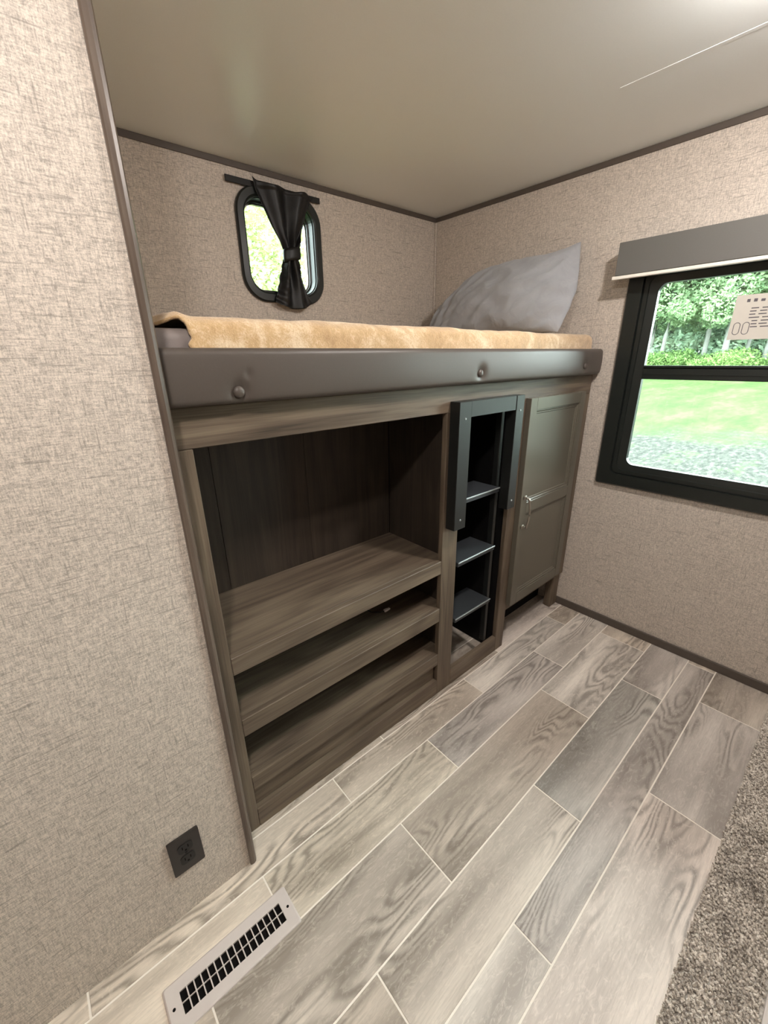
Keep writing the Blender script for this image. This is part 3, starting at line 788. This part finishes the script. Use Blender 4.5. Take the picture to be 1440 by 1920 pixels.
# ================================================================== outdoors
def gz(x): return -0.9 + max(0.0, x - 6.0) * 0.0545
bm = bmesh.new(); g = []
xsG = [0.06 + (80 - 0.06) * (i / 60) ** 1.8 for i in range(61)]; ysG = [-40 + 100 * j / 60 for j in range(61)]
for x in xsG: g.append([bm.verts.new((x, y, gz(min(x, 45)) + 0.03 * mnoise.noise(Vector((x * .6, y * .6, 0))))) for y in ysG])
for i in range(60):
    for j in range(60): bm.faces.new((g[i][j], g[i + 1][j], g[i + 1][j + 1], g[i][j + 1]))
obj_g = obj('ground', bm, M['ground'], center=False)
tag(obj_g, 'bright green lawn running into pale gravel outside the large window', 'ground', kind='structure')
bm = bmesh.new(); bx(bm, -40, 0.06, -40, 60, -0.95, -0.90)
tag(obj('ground_beside', bm, M['ground']), 'grassy ground around the trailer below the small bunk window', 'ground', kind='structure')

def leaf_cloud(blobs, n, size, seed):
    rng = random.Random(seed); V, Fc = [], []
    tot = sum(b[3] ** 2 for b in blobs)
    for (cx, cy, cz, r, sq) in blobs:
        for _ in range(int(n * r * r / tot)):
            d = Vector((rng.gauss(0, 1), rng.gauss(0, 1), rng.gauss(0, 1))).normalized() * r * (0.62 + 0.45 * rng.random() ** 0.6)
            p = Vector((cx, cy, cz)) + Vector((d.x, d.y, d.z * sq))
            s = size * rng.uniform(0.6, 1.35)
            a = Vector((rng.gauss(0, 1), rng.gauss(0, 1), rng.gauss(0, .7))).normalized(); b = a.orthogonal().normalized()
            b = Matrix.Rotation(rng.random() * 6.28, 3, a) @ b
            k = len(V); V += [p - a * s, p + b * s * .45, p + a * s, p - b * s * .45]; Fc.append((k, k + 1, k + 2, k + 3))
    return ([tuple(v) for v in V], Fc)

def trunk_bm(h, r, seed, lean=0.05):
    rng = random.Random(seed); bm = bmesh.new()
    pts = [(lean * k * rng.uniform(.3, 1), rng.uniform(-.06, .06) * k * .5, h * k / 7) for k in range(8)]
    tube(bm, pts, [r * (1 - 0.07 * k) for k in range(8)], 9)
    for q in range(4):
        k = 4 + q % 3; p = Vector(pts[k]); a = rng.random() * 6.28
        e = p + Vector((math.cos(a) * 1.3, math.sin(a) * 1.3, 1.0)); tube(bm, [p, p.lerp(e, .5) + Vector((0, 0, .1)), e], [r * .4, r * .3, r * .15], 6)
    return bm

# tree kinds, each built once; copies share the mesh data
def proto(name, trunk, cloud, leafmat, label, cat, group):
    root = tag(empty(name, (0, 0, 0)), label, cat, group)
    if trunk is not None: obj('trunk', trunk, M['bark'], root, True)
    obj('foliage', cloud, leafmat, root)
    return root
def place(root, first, loc, s, rz):
    if first: r = root; kids = []
    else:
        r = root.copy(); C.objects.link(r)
        for ch in list(root.children):
            if ch.name.startswith(('trunk', 'foliage')):
                c = ch.copy(); C.objects.link(c); c.parent = r
    r.location = loc; r.scale = (s, s, s); r.rotation_euler = (0, 0, rz)
    return r
def blobs(n, rad, z0, z1, r0, r1, seed, sq=0.8):
    rng = random.Random(seed); out = []
    for _ in range(n):
        a = rng.random() * 6.28; d = rad * rng.random() ** .5
        out.append((d * math.cos(a), d * math.sin(a), rng.uniform(z0, z1), rng.uniform(r0, r1), sq))
    return out
edge_tree = proto('edge_tree', trunk_bm(8.0, 0.15, 1), leaf_cloud(blobs(38, 2.9, 3.2, 9.0, 0.5, 1.15, 2), 17000, 0.105, 3), M['leaf'], 'slim pale-trunked tree at the forest edge beyond the lawn', 'tree', 'trees at the forest edge beyond the lawn')
rng = random.Random(21)
ordinal = ['', 'leftmost', 'second', 'third', 'fourth', 'fifth', 'sixth']
spots = [(29, 11.41), (30.5, 9.79), (28.4, 8.42), (28.8, 6.34), (28, 5.22), (30, 4.69), (29, 3.65), (28.6, 2.18), (29.5, 0.53)]
sizes = [1.0, .8, .9, .95, 1.15, .8, 1.05, 1.0, 1.0]
for i, (x, y) in enumerate(spots):
    t = place(edge_tree, i == 0, (x, y, gz(x) - 0.05), sizes[i], rng.random() * 6.28)
    if 1 <= i <= 6: t['label'] = 'slim pale-trunked tree beyond the lawn, ' + ordinal[i] + (' from the left' if i > 1 else ' trunk') + ' through the large window'
    else: t['label'] = 'slim pale-trunked tree at the forest edge, outside the window view'
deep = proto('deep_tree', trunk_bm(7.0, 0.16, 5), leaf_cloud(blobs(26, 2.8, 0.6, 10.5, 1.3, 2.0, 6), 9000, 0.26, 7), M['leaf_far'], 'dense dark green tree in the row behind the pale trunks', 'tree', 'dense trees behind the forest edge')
for i, y in enumerate([17, 14.0, 11.4, 8.9, 6.4, 4.0, 1.5, -1.5]): 
    x = 36 + rng.uniform(-1.2, 1.2); place(deep, i == 0, (x, y, gz(x) - .1), rng.uniform(.95, 1.2), rng.random() * 6.28)
bush = proto('bush', None, leaf_cloud(blobs(9, 0.9, 0.25, 0.75, 0.35, 0.6, 9, .9), 2600, 0.075, 10), M['leaf_bush'], 'low bright green bush at the foot of the forest-edge trees', 'bush', 'bushes at the foot of the forest edge')
for i, y in enumerate([12.4, 10.4, 8.9, 7.7, 6.6, 5.6, 4.6, 3.6, 2.2, 0.6]): 
    x = 27.3 + rng.uniform(-.5, .6); place(bush, i == 0, (x, y, gz(x) - .05), rng.uniform(.55, 1.35), rng.random() * 6.28)
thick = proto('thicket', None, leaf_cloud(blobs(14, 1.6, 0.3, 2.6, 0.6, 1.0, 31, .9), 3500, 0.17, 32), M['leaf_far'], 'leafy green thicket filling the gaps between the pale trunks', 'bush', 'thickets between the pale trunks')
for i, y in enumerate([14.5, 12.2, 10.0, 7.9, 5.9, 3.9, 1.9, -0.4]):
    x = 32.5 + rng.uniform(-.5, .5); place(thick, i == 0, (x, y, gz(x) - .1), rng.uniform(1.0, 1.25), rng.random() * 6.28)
near = proto('near_tree', trunk_bm(7.5, 0.18, 15), leaf_cloud(blobs(24, 2.2, 1.6, 8.5, 0.9, 1.5, 12), 15000, 0.065, 13), M['leaf_yellow'], 'sunlit yellow-green tree seen through the small bunk window', 'tree', 'trees outside the small bunk window')
for i, (x, y, s) in enumerate([(1.4, 8.2, 1.0), (4.2, 9.6, 1.05), (6.4, 11.8, 1.1), (-0.8, 10.5, 1.1), (3.0, 13.5, 1.3)]): place(near, i == 0, (x, y, -0.92), s, rng.random() * 6.28)
